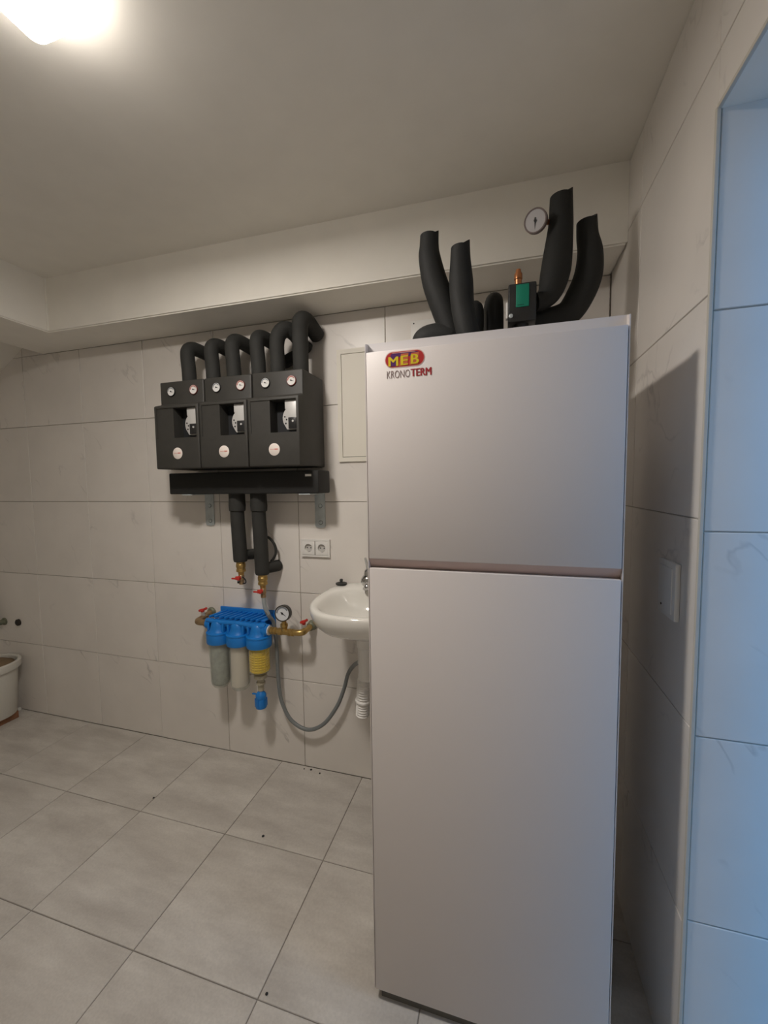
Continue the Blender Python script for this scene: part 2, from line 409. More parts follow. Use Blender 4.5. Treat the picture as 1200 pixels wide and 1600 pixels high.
# ================================================================== CEILING LAMP
t = thing('ceiling_lamp', (1.8795, -1.1605, CEIL - 0.06), 'glowing square ceiling lamp with rounded corners', 'lamp')
obj('lamp_base', prism(rrect(1.8795, -1.1605, 0.165, 0.17, 0.02), 'z', CEIL - 0.012, CEIL - 0.0005), WPLAS, t)
obj('diffuser', prism(rrect(1.8795, -1.1605, 0.176, 0.184, 0.022), 'z', CEIL - 0.060, CEIL - 0.059), LAMPM, t)
obj('diffuser_side', prism(rrect(1.8795, -1.1605, 0.178, 0.186, 0.023), 'z', CEIL - 0.059, CEIL - 0.012), LAMPS, t)

# ================================================================== HEAT PUMP CABINET
BL, BR, BY, BB = 2.4735, 3.070, -0.811, -0.36
cb = thing('heat_pump_cabinet', ((BL + BR) / 2, (BY + BB) / 2, 0), 'tall white heat pump cabinet with two front panels and red logos', 'heat pump')
ZT = 1.817
obj('plinth', box(BL + 0.018, BR - 0.018, BY + 0.012, BB - 0.03, 0.0, 0.036), PLINTH, cb)
for x0, x1 in ((BL, BL + 0.0025), (BR - 0.0025, BR)):
    obj('side_panel', prism([(BY + 0.001, 0.034), (BB, 0.034), (BB, ZT - 0.014), (BY + 0.03, ZT - 0.006), (BY + 0.026, ZT + .0005), (BY + 0.001, ZT - .006)], 'x', x0, x1), CAB, cb, None)
obj('carcass', box(BL + 0.0025, BR - 0.0025, BY + 0.024, BB, 0.034, 1.785), CHAN, cb, None)
# sloping grip channel and top lip
obj('top_lip', prism([(BY + 0.0185, 1.765), (BY + 0.021, ZT), (BY + 0.026, ZT), (BY + 0.03, 1.80), (BB, 1.794), (BB, 1.765)], 'x', BL + 0.0025, BR - 0.0025), CHAN, cb, None)
obj('grip_channel', prism([(BY + 0.0015, 1.2632), (BY + 0.0205, 1.2365), (BY + 0.0235, 1.2365), (BY + 0.0235, 1.2632)], 'x', BL + 0.003, BR - 0.003), CABIN, cb, None)
obj('upper_panel', box(BL + 0.0042, BR - 0.0042, BY - 0.001, BY + 0.0175, 1.2635, 1.789, 0.0016), CAB, cb)
obj('lower_panel', box(BL + 0.0042, BR - 0.0042, BY - 0.001, BY + 0.0175, 0.034, 1.2385, 0.0016), CAB, cb)
# logo sticker
fy = BY - 0.001
SK = Matrix(((1, 0, 0, 0), (0, 1, 0, 0), (0, 0, 1, 0), (0, 0, 0, 1)))
st = obj('sticker', prism(rrect(2.5775, 1.7645, 0.097, 0.036, 0.0179, 8), 'y', fy - 0.0006, fy), STRED, cb, None)
st['label'] = 'red pill shaped sticker with yellow letters'
obj('sticker_rim', prism(rrect(2.5775, 1.7645, 0.101, 0.040, 0.0199, 8), 'y', fy - 0.0004, fy), STPINK, st, None)
obj('sticker_shade', prism(rrect(2.5775, 1.7745, 0.070, 0.009, 0.003), 'y', fy - 0.0009, fy - 0.0005), STPUR, st, None)
for k, xx in enumerate((2.546, 2.572, 2.598)):
    obj('letter_shadow', prism([(xx - 0.009, 1.7485), (xx + 0.013, 1.7485), (xx + 0.016, 1.777), (xx - 0.003, 1.777)], 'y', fy - 0.0010, fy - 0.0006), STPUR if k == 0 else STORG, st, None)
text('lettering', 'M', 2.5365, 1.7490, fy - 0.0013, 0.0225, 0.0255, STYEL, st, 0.0022)
text('lettering', 'E', 2.5680, 1.7495, fy - 0.0013, 0.0225, 0.0185, STYEL, st, 0.0022)
text('lettering', 'B', 2.5935, 1.7505, fy - 0.0013, 0.0225, 0.0205, STYEL, st, 0.0022)
obj('print_line', box(2.547, 2.605, fy - 0.0012, fy - 0.0006, 1.7795, 1.7806), STPINK, st, None)
text('lettering', 'KRONO', 2.532, 1.7195, fy - 0.0006, 0.0185, 0.059, TXG, cb)
text('lettering', 'TERM', 2.5925, 1.7205, fy - 0.0006, 0.0180, 0.052, TXR, cb, 0.0016)

# ================================================================== PIPES ON TOP OF THE CABINET
TOPZ = 1.8005
def P(name, bm, mt, label, cat, group=None, smooth=35):
    return tag(obj(name, bm, mt, None, smooth), label, cat, group)
G1 = 'insulated pipes standing on the cabinet'
b = tube([(2.665, -0.5, TOPZ, .036), (2.664, -0.5, 1.87, .038), (2.655, -0.5, 1.935, .038), (2.633, -0.5, 2.005, .041), (2.604, -0.5, 2.085, .039), (2.588, -0.5, 2.16, .034), (2.587, -0.5, 2.195, .030), (2.588, -0.5, 2.232, .0285)], n=24, tilt_end=(0.25, 0.6, 0))
b = tube([(2.556, -0.5, 1.885, .012), (2.560, -0.5, 1.90, .034), (2.580, -0.5, 1.912, .042), (2.62, -0.5, 1.915, .043), (2.66, -0.5, 1.91, .040), (2.675, -0.5, 1.90, .030)], n=20, sub=4, bm=b)
P('insulated_pipe', b, FOAM2, 'leftmost tall black foam pipe on the white cabinet, with a side branch at its foot', 'pipe', G1)
P('insulated_pipe', tube([(2.730, -0.57, TOPZ, .033), (2.720, -0.57, 1.86, .033), (2.706, -0.57, 1.92, .033), (2.695, -0.56, 1.98, .034), (2.690, -0.55, 2.05, .035), (2.688, -0.55, 2.11, .030), (2.688, -0.55, 2.155, .027)], n=24, tilt_end=(0.45, 0.5, 0)), FOAM2,
  'second black foam pipe from the left on the white cabinet, shorter than its left neighbour', 'pipe', G1)
P('insulated_pipe', tube([(2.904, -0.462, 2.000, .026), (2.925, -0.455, 2.006, .028), (2.947, -0.445, 2.034, .036), (2.960, -0.435, 2.085, .043), (2.967, -0.43, 2.14, .042), (2.974, -0.43, 2.22, .036), (2.975, -0.43, 2.26, .034), (2.975, -0.43, 2.32, .0315)], n=24, tilt_end=(0.4, 0.6, 0)), FOAM2,
  'tallest black foam pipe on the white cabinet, with a round gauge at its side', 'pipe', G1)
P('insulated_pipe', tube([(2.845, -0.405, TOPZ, .028), (2.848, -0.405, 1.88, .030), (2.862, -0.404, 1.945, .032), (2.905, -0.402, 1.968, .034), (2.965, -0.40, 1.968, .037), (3.008, -0.395, 1.985, .040), (3.040, -0.39, 2.035, .042), (3.060, -0.39, 2.09, .041), (3.064, -0.39, 2.155, .036), (3.056, -0.39, 2.205, .031), (3.053, -0.39, 2.255, .029)], n=24, tilt_end=(0.35, 0.6, 0)), FOAM2,
  'rightmost black foam pipe on the white cabinet, bent beside the tallest one', 'pipe', G1)
P('foam_elbow', tube([(2.724, -0.445, TOPZ, .025), (2.724, -0.445, 1.90, .026), (2.724, -0.445, 1.985, .028), (2.724, -0.445, 2.018, .024), (2.724, -0.445, 2.032, .012)], n=20, sub=5), FOAM2,
  'short rounded black foam stub behind the two left pipes on the cabinet', 'pipe')
P('insulated_pipe', tube([(2.785, -0.43, TOPZ, .026), (2.785, -0.43, 1.95, .027), (2.784, -0.43, 2.02, .027), (2.780, -0.39, 2.045, .028), (2.770, -0.28, 2.05, .029), (2.76, -0.12, 2.05, .029), (2.755, -0.01, 2.05, .029)], n=20, sub=5), FOAM2,
  'dark foam pipe left of the green label, bending back to the wall', 'pipe')
# valve block with green label
vb = thing('mixing_valve', (2.861, -0.5, 1.80), 'black valve block with a bright green label on the cabinet top', 'valve')
obj('block', box(2.824, 2.902, -0.53, -0.46, 1.925, 2.034, 0.005), BLACKP, vb)
obj('label_plate', box(2.8455, 2.8815, -0.5325, -0.5295, 1.965, 2.028, 0.001), GREEN, vb)
obj('label_print', box(2.850, 2.868, -0.5332, -0.5322, 1.9695, 1.9715), mat('dark_green', (0.0, 0.10, 0.06), 0.5), vb)
obj('neck', lathe([(.022, 0), (.022, .13)], (2.862, -0.495, 1.797)), BLACKP, vb)
obj('screw', lathe([(.006, 0), (.006, .003), (.004, .004)], (2.832, -0.531, 1.942), (0, -1, 0), 10), ZINC, vb)
obj('bracket_plate', box(2.818, 2.8235, -0.525, -0.505, 1.94, 1.985, .001), WPLAS, vb)
av = thing('air_vent', (2.851, -0.48, 2.034), 'small copper vent fitting on top of the black valve block', 'fitting')
obj('nut', lathe([(.014, 0), (.0155, .003), (.0155, .012), (.012, .015)], (2.851, -0.48, 2.034), n=6), COPPER, av, None)
obj('stem', lathe([(.010, 0), (.010, .018), (.012, .020), (.012, .034), (.0085, .040), (.007, .048), (.003, .049)], (2.853, -0.48, 2.046)), COPPER, av)
obj('lever', tube([(2.842, -0.485, 2.036), (2.832, -0.49, 2.042), (2.826, -0.49, 2.040)], .0025, n=8), SILVER, av)
# gauge beside the tall pipe
def gauge(parent, c, n_axis, r, depth, rim_m, face_m=DIAL, arc_m=None, needle_a=60, name='gauge', nlen=0.7):
    ax = Vector(n_axis).normalized(); c = Vector(c)
    g = obj(name, lathe([(r * .9, 0), (r, depth * .15), (r, depth * .95), (r * .97, depth), (r * .88, depth), (r * .86, depth * .86), (0, depth * .86)], c - ax * depth, ax, 28, cap=False), rim_m, parent)
    u, w = frame(ax)
    # make u horizontal-right as seen from the front, w up
    right = Vector((0, 0, 1)).cross(ax).normalized(); up = ax.cross(right).normalized()
    base = c - ax * depth * .12
    obj('dial', lathe([(r * .87, 0), (r * .87, .0008), (0, .0008)], base, ax, 28, cap=False), face_m, g)
    def flat(pts, off, mt, nm):
        b = bmesh.new(); vs = [b.verts.new(base + ax * off + right * p[0] * r + up * p[1] * r) for p in pts]; b.faces.new(vs)
        return obj(nm, b, mt, g, None)
    if arc_m:
        b = bmesh.new(); a = []; 
        for k in range(13):
            an = math.radians(30 + 150 * k / 12)
            a.append((b.verts.new(base + ax * .0012 + (right * math.cos(an) + up * math.sin(an)) * r * .80), b.verts.new(base + ax * .0012 + (right * math.cos(an) + up * math.sin(an)) * r * .62)))
        for p, q in zip(a, a[1:]): b.faces.new((p[0], q[0], q[1], p[1]))
        obj('scale', b, arc_m, g, None)
    an = math.radians(needle_a); d = (math.cos(an), math.sin(an)); s = (-d[1], d[0]); k = 0.07
    flat([(d[0] * nlen, d[1] * nlen), (s[0] * k, s[1] * k), (-d[0] * .25 + s[0] * k, -d[1] * .25 + s[1] * k), (-d[0] * .25 - s[0] * k, -d[1] * .25 - s[1] * k), (-s[0] * k, -s[1] * k)], .0016, BLACKP, 'needle')
    obj('hub', lathe([(r * .12, 0), (r * .12, .002)], base + ax * .0014, ax, 12), BLACKP, g)
    return g
tg = thing('pressure_gauge', (2.90, -0.47, 2.205), 'round white dial gauge sticking out left of the tallest black pipe', 'gauge')
gc = Vector((2.899, -0.475, 2.230)); gax = Vector((-0.35, -1, -0.25))
gauge(tg, gc, gax, 0.033, 0.018, mat('grey_gauge_case', (0.16, 0.12, 0.11), 0.4), mat('dial_grey', (0.50, 0.48, 0.48), 0.3), None, -95)
obj('stem', tube([gc + Vector((0.014, 0.012, 0.003)), Vector((2.9385, -0.437, 2.240))], .0075, n=12, straight=True), COPPER, tg)

# ================================================================== PUMP STATION ON THE WALL
MX = (1.2395, 1.4925, 1.7455); MW = 0.2505
def pump_group(x0, label):
    t = thing('pump_group', (x0 + MW / 2, -0.14, 1.538), label, 'pump group', 'insulated pump groups on the wall')
    prof = [(-0.012, 1.540), (-0.26, 1.540), (-0.26, 1.832), (-0.216, 1.846), (-0.216, 1.952), (-0.012, 1.952)]
    sh = obj('insulation_shell', prism(prof, 'x', x0 + .0012, x0 + MW - .0012, .006, seg=3), EPP, t)
    wx0, wx1, wz0, wz1 = x0 + .110, x0 + .236, 1.683, 1.820
    cut(sh, [box(x0 + .016, x0 + .2362, -.30, -.2565, wz0 - .002, wz1 + .0005), box(wx0, wx1, -.30, -.195, wz0, wz1)])
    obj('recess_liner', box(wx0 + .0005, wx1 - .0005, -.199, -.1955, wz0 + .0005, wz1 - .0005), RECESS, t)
    # circulation pump seen through the cut-out
    rx = wx1 - .0008
    pts = [(rx, wz1 - .001), (rx - .060, wz1 - .001), (rx - .060, 1.782)]
    for k in range(9):
        a = math.radians(132 + k * 11.0); pts.append((rx - .022 + .050 * math.cos(a), 1.742 + .052 * math.sin(a)))
    pts += [(rx - .052, 1.694), (rx, 1.694)]
    pm = obj('pump', prism(pts, 'y', -.246, -.199, .003), SILVER, t)
    obj('control_box', box(rx - .041, rx - .004, -.2535, -.246, 1.697, 1.744, .002), BLACKP, pm)
    obj('knob', lathe([(.0045, 0), (.0045, .003)], (rx - .018, -.2535, 1.728), (0, -1, 0), 10), SILVER, pm)
    for dx, dz in ((-.060, 1.748), (-.052, 1.736), (-.056, 1.720)):
        obj('vent_slot', lathe([(.0036, 0), (.0036, .0012)], (rx + dx, -.246, dz), (0, -1, 0), 10), BLACKP, pm)
    for i, gx in enumerate((.069, .196)):
        hot = (i == 1)
        gauge(t, (x0 + gx, -.222, 1.905), (0, -1, 0), .0225, .012, mat('gauge_rim_red', (0.14, 0.030, 0.024), .4) if hot else BLACKP, DIAL, REDR if hot else BLUER, -18 if not hot else -14, 'thermometer', .62)
    bd = obj('badge', lathe([(.0265, 0), (.0265, .0025), (.025, .0035), (0, .0035)], (x0 + .128, -.2585, 1.611), (0, -1, 0), 28, cap=False), mat('badge_white', (0.80, 0.72, 0.66), .4), t)
    obj('badge_print', box(x0 + .109, x0 + .131, -.2627, -.2618, 1.6105, 1.6135), mat('badge_pale_red', (0.72, 0.42, 0.36), .5), bd)
    obj('badge_print', box(x0 + .131, x0 + .146, -.2627, -.2618, 1.6095, 1.6145), mat('badge_red', (0.62, 0.20, 0.16), .5), bd)
    return t
pump_group(MX[0], 'left black pump group of the three on the tiled wall')
pump_group(MX[1], 'middle black pump group of the three on the tiled wall')
pump_group(MX[2], 'right black pump group of the three, with a red rimmed dial at its upper right')
hd = thing('manifold_header', (1.62, -.1, 1.418), 'long black foam header bar under the three pump groups', 'manifold')
obj('header_body', box(1.214, 2.031, -.162, -.040, 1.419, 1.523, .006, seg=3), HEAD, hd)
obj('sticker', box(1.966, 1.996, -.1635, -.1615, 1.496, 1.506), WPLAS, hd)
def bracket(x, label):
    t = thing('wall_bracket', (x, -.003, 1.25), label, 'bracket', 'zinc brackets under the header')
    w = .027
    pts = [(x - w, 1.45), (x - w, 1.262)] + [(x - w + .012 - .012 * math.cos(a), 1.260 - .012 * math.sin(a)) for a in (0.4, 0.8, 1.2)] + [(x, 1.246)] + [(x + w - .012 + .012 * math.cos(a), 1.260 - .012 * math.sin(a)) for a in (1.2, .8, .4)] + [(x + w, 1.262), (x + w, 1.45)]
    obj('upright', prism(pts, 'y', -.006, -.0008, .0008), ZINC, t)
    obj('arm', box(x - w, x + w, -.165, -.0008, 1.4135, 1.4185, .0008), ZINC, t)
    for z in (1.355, 1.274):
        s = obj('screw', lathe([(.009, 0), (.009, .003), (.006, .005), (0, .005)], (x + .003, -.006, z), (0, -1, 0), 6, cap=False), ZINC, t, None)
        obj('washer_hole', lathe([(.011, 0), (.011, .0008)], (x + .003, -.0058, z - .001), (0, -1, 0), 16), mat('zinc_dark', (0.22, 0.25, 0.26), .5, metal=.5), s)
bracket(1.319, 'left zinc wall bracket under the black header')
bracket(1.960, 'right zinc wall bracket under the black header, above the double socket')

# pipes rising from the pump groups and bending into the wall
G2 = 'insulated pipes above the pump groups'
px = [1.345 + .005, 1.487, 1.602, 1.734, 1.838, 1.953]
lab = ['leftmost black foam pipe rising from the pump groups and bending to the wall', 'second black foam pipe from the left above the pump groups', 'third black foam pipe from the left above the pump groups', 'fourth black foam pipe from the left above the pump groups']
for i in range(4):
    x = px[i]; zt = (2.130, 2.132, 2.140, 2.143)[i]; r = .0325
    P('insulated_pipe', tube([(x + .006, -.15, 1.953, r), (x + .004, -.15, 2.02, r), (x, -.15, zt - .06, r), (x - .001, -.147, zt - .028, r), (x, -.132, zt - .008, r), (x + .006, -.105, zt, r), (x + .012, -.06, zt - .002, r), (x + .016, -.012, zt - .006, r)], n=22, sub=5), FOAM, lab[i], 'pipe', G2)
P('insulated_pipe', tube([(px[4], -.15, 1.953, .0325), (px[4], -.15, 2.02, .0325), (px[4] - .002, -.15, 2.085, .0325), (px[4] + .006, -.146, 2.130, .034), (px[4] + .028, -.125, 2.160, .035), (px[4] + .052, -.095, 2.150, .034), (px[4] + .072, -.055, 2.115, .032), (px[4] + .088, -.020, 2.098, .030)], n=22, sub=5), FOAM,
  'fifth black foam pipe above the pump groups, arching to the right', 'pipe', G2)
P('insulated_pipe', tube([(px[5], -.15, 1.953, .0345), (px[5], -.15, 2.04, .0345), (px[5], -.15, 2.13, .0345), (px[5] + .001, -.149, 2.168, .036), (px[5] + .006, -.132, 2.188, .036), (px[5] + .012, -.10, 2.190, .036), (px[5] + .016, -.055, 2.172, .036), (px[5] + .018, -.014, 2.158, .036)], n=22, sub=5), FOAM,
  'rightmost and tallest black foam pipe above the pump groups', 'pipe', G2)
P('insulated_pipe', tube([(1.790, -.036, 2.035, .022), (1.80, -.036, 2.04, .028), (1.83, -.036, 2.052, .029), (1.86, -.036, 2.064, .028), (1.872, -.036, 2.069, .020)], n=20, sub=4), FOAM,
  'slanting black foam pipe against the wall behind the two right risers', 'pipe')

# ------------------------------------------------------------------ drop pipes under the header with drain taps
def drop(x, zb, label, has_loop):
    t = thing('drop_pipe', (x, -.1, zb - .12), label, 'pipe', 'drop pipes under the header')
    obj('foam_sleeve', tube([(x - .003, -.1, 1.40, .033), (x - .003, -.1, 1.30, .033), (x + .001, -.1, 1.20, .034), (x + .004, -.1, zb + .05, .034), (x + .005, -.1, zb + .012, .034), (x + .005, -.1, zb, .031)], n=22, sub=4), FOAM, t)
    obj('foam_collar', lathe([(.034, 0), (.0385, .004), (.040, .03), (.0385, .06), (.039, .086)], (x - .002, -.1, 1.332), n=22), FOAM, t)
    bt = obj('brass_nipple', lathe([(.022, 0), (.022, -.018), (.0235, -.020), (.0235, -.034), (.021, -.036), (.021, -.044), (.023, -.046), (.023, -.056), (.015, -.060), (.013, -.078)], (x + .006, -.1, zb + .006)), BRASS, t)
    tp = obj('drain_tap', lathe([(.012, 0), (.0145, -.004), (.0145, -.026), (.011, -.030), (.0125, -.034), (.0125, -.046)], (x + .008, -.102, zb - .068)), OLDBRASS, t)
    zz = zb - .080
    obj('tap_handle', join(join(lathe([(.011, 0), (.011, .012), (.008, .015)], (x + .006, -.116, zz), (0, -1, 0), 14), box(x - .030, x + .004, -.131, -.123, zz - .006, zz + .002, .002)), box(x - .008, x + .016, -.132, -.121, zz - .008, zz + .010, .003)), REDP, tp)
    if has_loop:
        obj('cap_strap', tube([(x + .014, -.11, zz + .008), (x + .030, -.108, zz - .004), (x + .036, -.106, zz - .020), (x + .026, -.106, zz - .029), (x + .006, -.106, zz - .022)], .003, n=8, sub=5), BLACKP, tp)
        obj('cap', lathe([(.010, 0), (.010, .010)], (x - .002, -.106, zz - .028)), BLACKP, tp)
    return t
d1 = drop(1.5625, 1.083, 'left black drop pipe under the header ending in a brass drain tap with red handle', True)
d2 = drop(1.684, 1.024, 'right black drop pipe under the header, its drain tap feeding a grey hose', False)
obj('side_branch', tube([(1.567, -.10, 1.112, .026), (1.575, -.07, 1.112, .026), (1.585, -.035, 1.108, .026), (1.59, -.002, 1.106, .027)], n=18, sub=4), FOAM, d1)
obj('side_branch', tube([(1.69, -.10, 1.052, .026), (1.70, -.07, 1.052, .028), (1.712, -.035, 1.050, .028), (1.718, -.002, 1.050, .029)], n=18, sub=4), FOAM, d2)
P('cable_loop', tube([(1.672, -.052, 1.205), (1.70, -.045, 1.195), (1.726, -.040, 1.16), (1.730, -.040, 1.12), (1.715, -.040, 1.090), (1.704, -.044, 1.078)], .0065, n=10, sub=6), FOAM, 'thin black cable looping out behind the right drop pipe', 'cable')

# ================================================================== WATER FILTER
FD = -.11
wf = thing('water_filter', (1.548, FD, .33), 'triple water filter with blue heads and clear canisters on the tiled wall', 'water filter')
FX = (1.432, 1.549, 1.664)
bp = obj('bracket_plate', box(1.366, 1.690, -.094, -.001, .782, .790, .002), BLUE, wf)
obj('back_plate', box(1.366, 1.696, -.012, -.001, .74, .815, .003), BLUE, bp)
obj('front_bar', tube([(1.372, -.125, .778), (1.46, -.126, .772), (1.55, -.127, .776), (1.64, -.127, .770), (1.712, -.125, .772)], .011, n=10, sub=3), BLUE, bp)
for k in range(10):
    x = 1.380 + k * .0305
    obj('rib', prism([(x, -.118), (x + .008, -.118), (x + .034, -.006), (x + .026, -.006)], 'z', .788, .800, .0015), BLUE, bp)
for i, x in enumerate(FX):
    h = obj('head', lathe([(.055, 0), (.052, .008), (.044, .016), (.039, .034), (.035, .052), (.028, .060), (.012, .063)], (x, FD, .716), n=28), BLUE, wf)
    obj('collar', lathe([(.054, 0), (.060, .003), (.0615, .010), (.0615, .046), (.060, .050), (.062, .052), (.062, .058), (.056, .061)], (x, FD, .664), n=32), BLUE, h)
    for s in (-1, 1):
        obj('lug', box(x + s * .043 - .006, x + s * .043 + .006, FD - .03, FD + .02, .722, .768, .003), BLUE, h)
# inlet / outlet ports
pl = obj('port', lathe([(.024, 0), (.027, .003), (.027, .030), (.022, .034)], (1.395, FD, .756), (-1, 0, 0)), BLUE, wf)
pr = obj('port', lathe([(.026, 0), (.029, .004), (.029, .030), (.024, .036)], (1.686, FD, .750), (1, 0, 0)), BLUE, wf)
obj('port_washer', lathe([(.0235, 0), (.0235, .006)], (1.720, FD, .750), (1, 0, 0)), WPLAS, pr)
obj('port_bridge', box(1.40, 1.70, FD - .022, FD + .022, .752, .782, .008), BLUE, wf)
# canisters
c1 = obj('canister', lathe([(.053, 0), (.0515, -.02), (.0495, -.10), (.0475, -.200), (.045, -.214), (.036, -.228), (.032, -.231), (0, -.231)], (FX[0], FD, .666), n=28, cap=False), CLEAR, wf)
obj('filter_cartridge', lathe([(.0455, 0), (.0455, -.14), (.0440, -.200), (.040, -.212), (.030, -.220), (0, -.220)], (FX[0], FD, .664), n=24), GREYCART, c1)
c2 = obj('canister', lathe([(.053, 0), (.0515, -.02), (.0495, -.10), (.0475, -.205), (.045, -.217), (.036, -.229), (.032, -.231), (0, -.231)], (FX[1], FD, .666), n=28, cap=False), CLEAR, wf)
obj('filter_cartridge', lathe([(.043, 0), (.043, -.205), (.040, -.209), (0, -.209)], (FX[1], FD, .664), n=24), CART, c2)
c3 = obj('canister', lathe([(.0535, 0), (.0525, -.01), (.0515, -.118), (.048, -.126), (.034, -.134), (.028, -.136), (.026, -.150), (.030, -.152)], (FX[2], FD, .666), n=28, cap=False), CLEAR, wf)
cg = obj('mesh_cage', lathe([(.0445, 0), (.0445, -.118), (.040, -.124), (0, -.124)], (FX[2], FD, .664), n=28), YELLOW, c3)
for k in range(9):
    obj('cage_ring', lathe([(.0445, 0), (.0475, .0012), (.0475, .0038), (.0445, .005)], (FX[2], FD, .548 + k * .0125), n=28, cap=False), YELLOW, c3)
for k in range(16):
    a = 2 * PI * k / 16
    b = box(-.0016, .0016, .044, .0485, 0, .112); bmesh.ops.rotate(b, cent=(0, 0, 0), matrix=Matrix.Rotation(a, 3, 'Z'), verts=b.verts[:]); bmesh.ops.translate(b, vec=(FX[2], FD, .545), verts=b.verts[:])
    obj('cage_bar', b, YELLOW, c3, None)
fl_ = obj('flush_neck', lathe([(.032, 0), (.032, -.018), (.024, -.024), (.018, -.030), (.018, -.040), (.022, -.042), (.022, -.052), (.015, -.056), (.015, -.085)], (FX[2] + .002, FD, .525), n=20), mat('grey_clear', (0.42, 0.38, 0.28), .35), wf)
dt = obj('drain_tap', lathe([(.012, .02), (.018, .012), (.024, .004), (.026, 0), (.026, -.016), (.0245, -.020), (.028, -.030), (.028, -.060), (.026, -.066), (.022, -.068)], (FX[2], FD, .418), n=20), BLUE, wf)
obj('tap_lever', box(FX[2] - .044, FX[2] - .008, FD - .012, FD - .002, .417, .423, .002), BLUE, dt)
for k in range(6):
    a = k * PI / 3
    b = box(-.003, .003, .024, .030, 0, .04); bmesh.ops.rotate(b, cent=(0, 0, 0), matrix=Matrix.Rotation(a, 3, 'Z'), verts=b.verts[:]); bmesh.ops.translate(b, vec=(FX[2], FD, .360), verts=b.verts[:])
    obj('grip_rib', b, BLUE, dt, None)
# brass angle valves either side
def red_lever(t, c, d):
    c = Vector(c); 
    b = lathe([(.009, 0), (.009, .010), (.011, .012), (.011, .018), (.006, .020)], c, (0, -.3, 1), 12)
    b = join(b, tube([c + Vector((-.6 * d, -.004, .010)), c + Vector((-.2 * d, -.004, .016)), c + Vector((.3 * d, -.004, .020)), c + Vector((.75 * d, -.003, .027))], .0065, n=8, sub=3))
    return obj('valve_handle', b, REDP, t)
lv = thing('angle_valve', (1.31, -.06, .735), 'dull bronze angle valve with red lever left of the blue filter', 'valve')
obj('body', tube([(1.372, FD, .757, .014), (1.345, FD, .757, .015), (1.315, FD + .001, .757, .017), (1.297, FD + .012, .757, .018), (1.296, FD + .035, .760, .017), (1.300, -.045, .768, .016), (1.302, -.004, .775, .016)], n=16, sub=4), OLDBRASS, lv)
obj('nut', lathe([(.019, 0), (.0205, .002), (.0205, .014), (.018, .016)], (1.362, FD, .757), (-1, 0, 0), 6), OLDBRASS, lv, None)
obj('wall_flange', lathe([(.027, 0), (.027, .004), (.022, .012), (.018, .014)], (1.302, -.0008, .775), (0, -1, 0), 22), FLANGE, lv)
obj('stem_ring', lathe([(.010, 0), (.010, .022)], (1.299, -.062, .776), (0, -.3, 1), 12), SILVER, lv)
red_lever(lv, (1.299, -.064, .790), .034)
rv = thing('brass_outlet_valve', (1.83, -.06, .72), 'brass tee and angle valve with red lever right of the blue filter', 'valve')
obj('tee_pipe', tube([(1.727, FD, .750, .013), (1.74, FD, .750, .013), (1.79, FD, .750, .0145), (1.85, FD, .751, .0145), (1.885, FD + .002, .752, .015), (1.900, FD + .014, .753, .016), (1.903, FD + .04, .755, .015), (1.904, -.03, .756, .015), (1.904, -.004, .756, .015)], n=16, sub=4), BRASS, rv)
for x0, w_ in ((1.730, .016), (1.749, .014), (1.775, .018), (1.828, .010), (1.845, .012)):
    obj('nut', lathe([(.0165, 0), (.0185, .002), (.0185, w_ - .002), (.0165, w_)], (x0, FD, .7503), (1, 0, 0), 8), BRASS, rv, None)
obj('gauge_neck', lathe([(.016, 0), (.016, .016), (.012, .018), (.0185, .020), (.0185, .034), (.013, .036), (.011, .052)], (1.806, FD, .756), n=8), BRASS, rv, None)
obj('wall_flange', lathe([(.026, 0), (.026, .004), (.023, .010), (.021, .03), (.017, .034)], (1.904, -.0008, .756), (0, -1, 0), 22), FLANGE, rv)
obj('stem_ring', lathe([(.0095, 0), (.0095, .020)], (1.896, -.075, .766), (0, -.3, 1), 12), SILVER, rv)
red_lever(rv, (1.896, -.078, .782), .026)
pg = thing('pressure_gauge', (1.806, FD, .805), 'black rimmed pressure gauge on the brass tee beside the blue filter', 'gauge')
gauge(pg, (1.806, FD - .016, .845), (0.1, -1, 0.12), .039, .032, mat('gauge_case_dark', (0.045, 0.043, 0.038), .4), mat('dial_cool', (0.70, 0.72, 0.74), .35), BLUER, -35)

# ================================================================== HOSE
hs = thing('drain_hose', (1.88, -.05, .23), 'grey hose looping from the right drain tap down to the basin drain', 'hose')
obj('hose_line', tube([(1.693, -.103, .915, .0095), (1.697, -.100, .86, .0095), (1.709, -.084, .81, .0095), (1.717, -.062, .775, .0095), (1.722, -.052, .70, .0095), (1.725, -.05, .64, .0095), (1.727, -.052, .56, .0095), (1.729, -.05, .47, .0095), (1.743, -.05, .363, .0095), (1.794, -.05, .270, .0095), (1.883, -.05, .234, .0095), (1.971, -.05, .275, .0095), (2.045, -.05, .375, .0095), (2.085, -.05, .47, .0095), (2.110, -.055, .55, .0095), (2.150, -.085, .610, .0095), (2.205, -.155, .665, .0095), (2.238, -.208, .690, .0095)], n=12, sub=8), HOSE, hs)
obj('hose_top', tube([(1.6925, -.103, .922), (1.6968, -.1005, .865), (1.706, -.088, .822)], .0105, n=12, sub=6), HOSEC, hs)
obj('hose_clamp', lathe([(.0125, 0), (.0125, .012)], (2.215, -.172, .673), (.55, -.75, .35), 16), ZINC, hs)

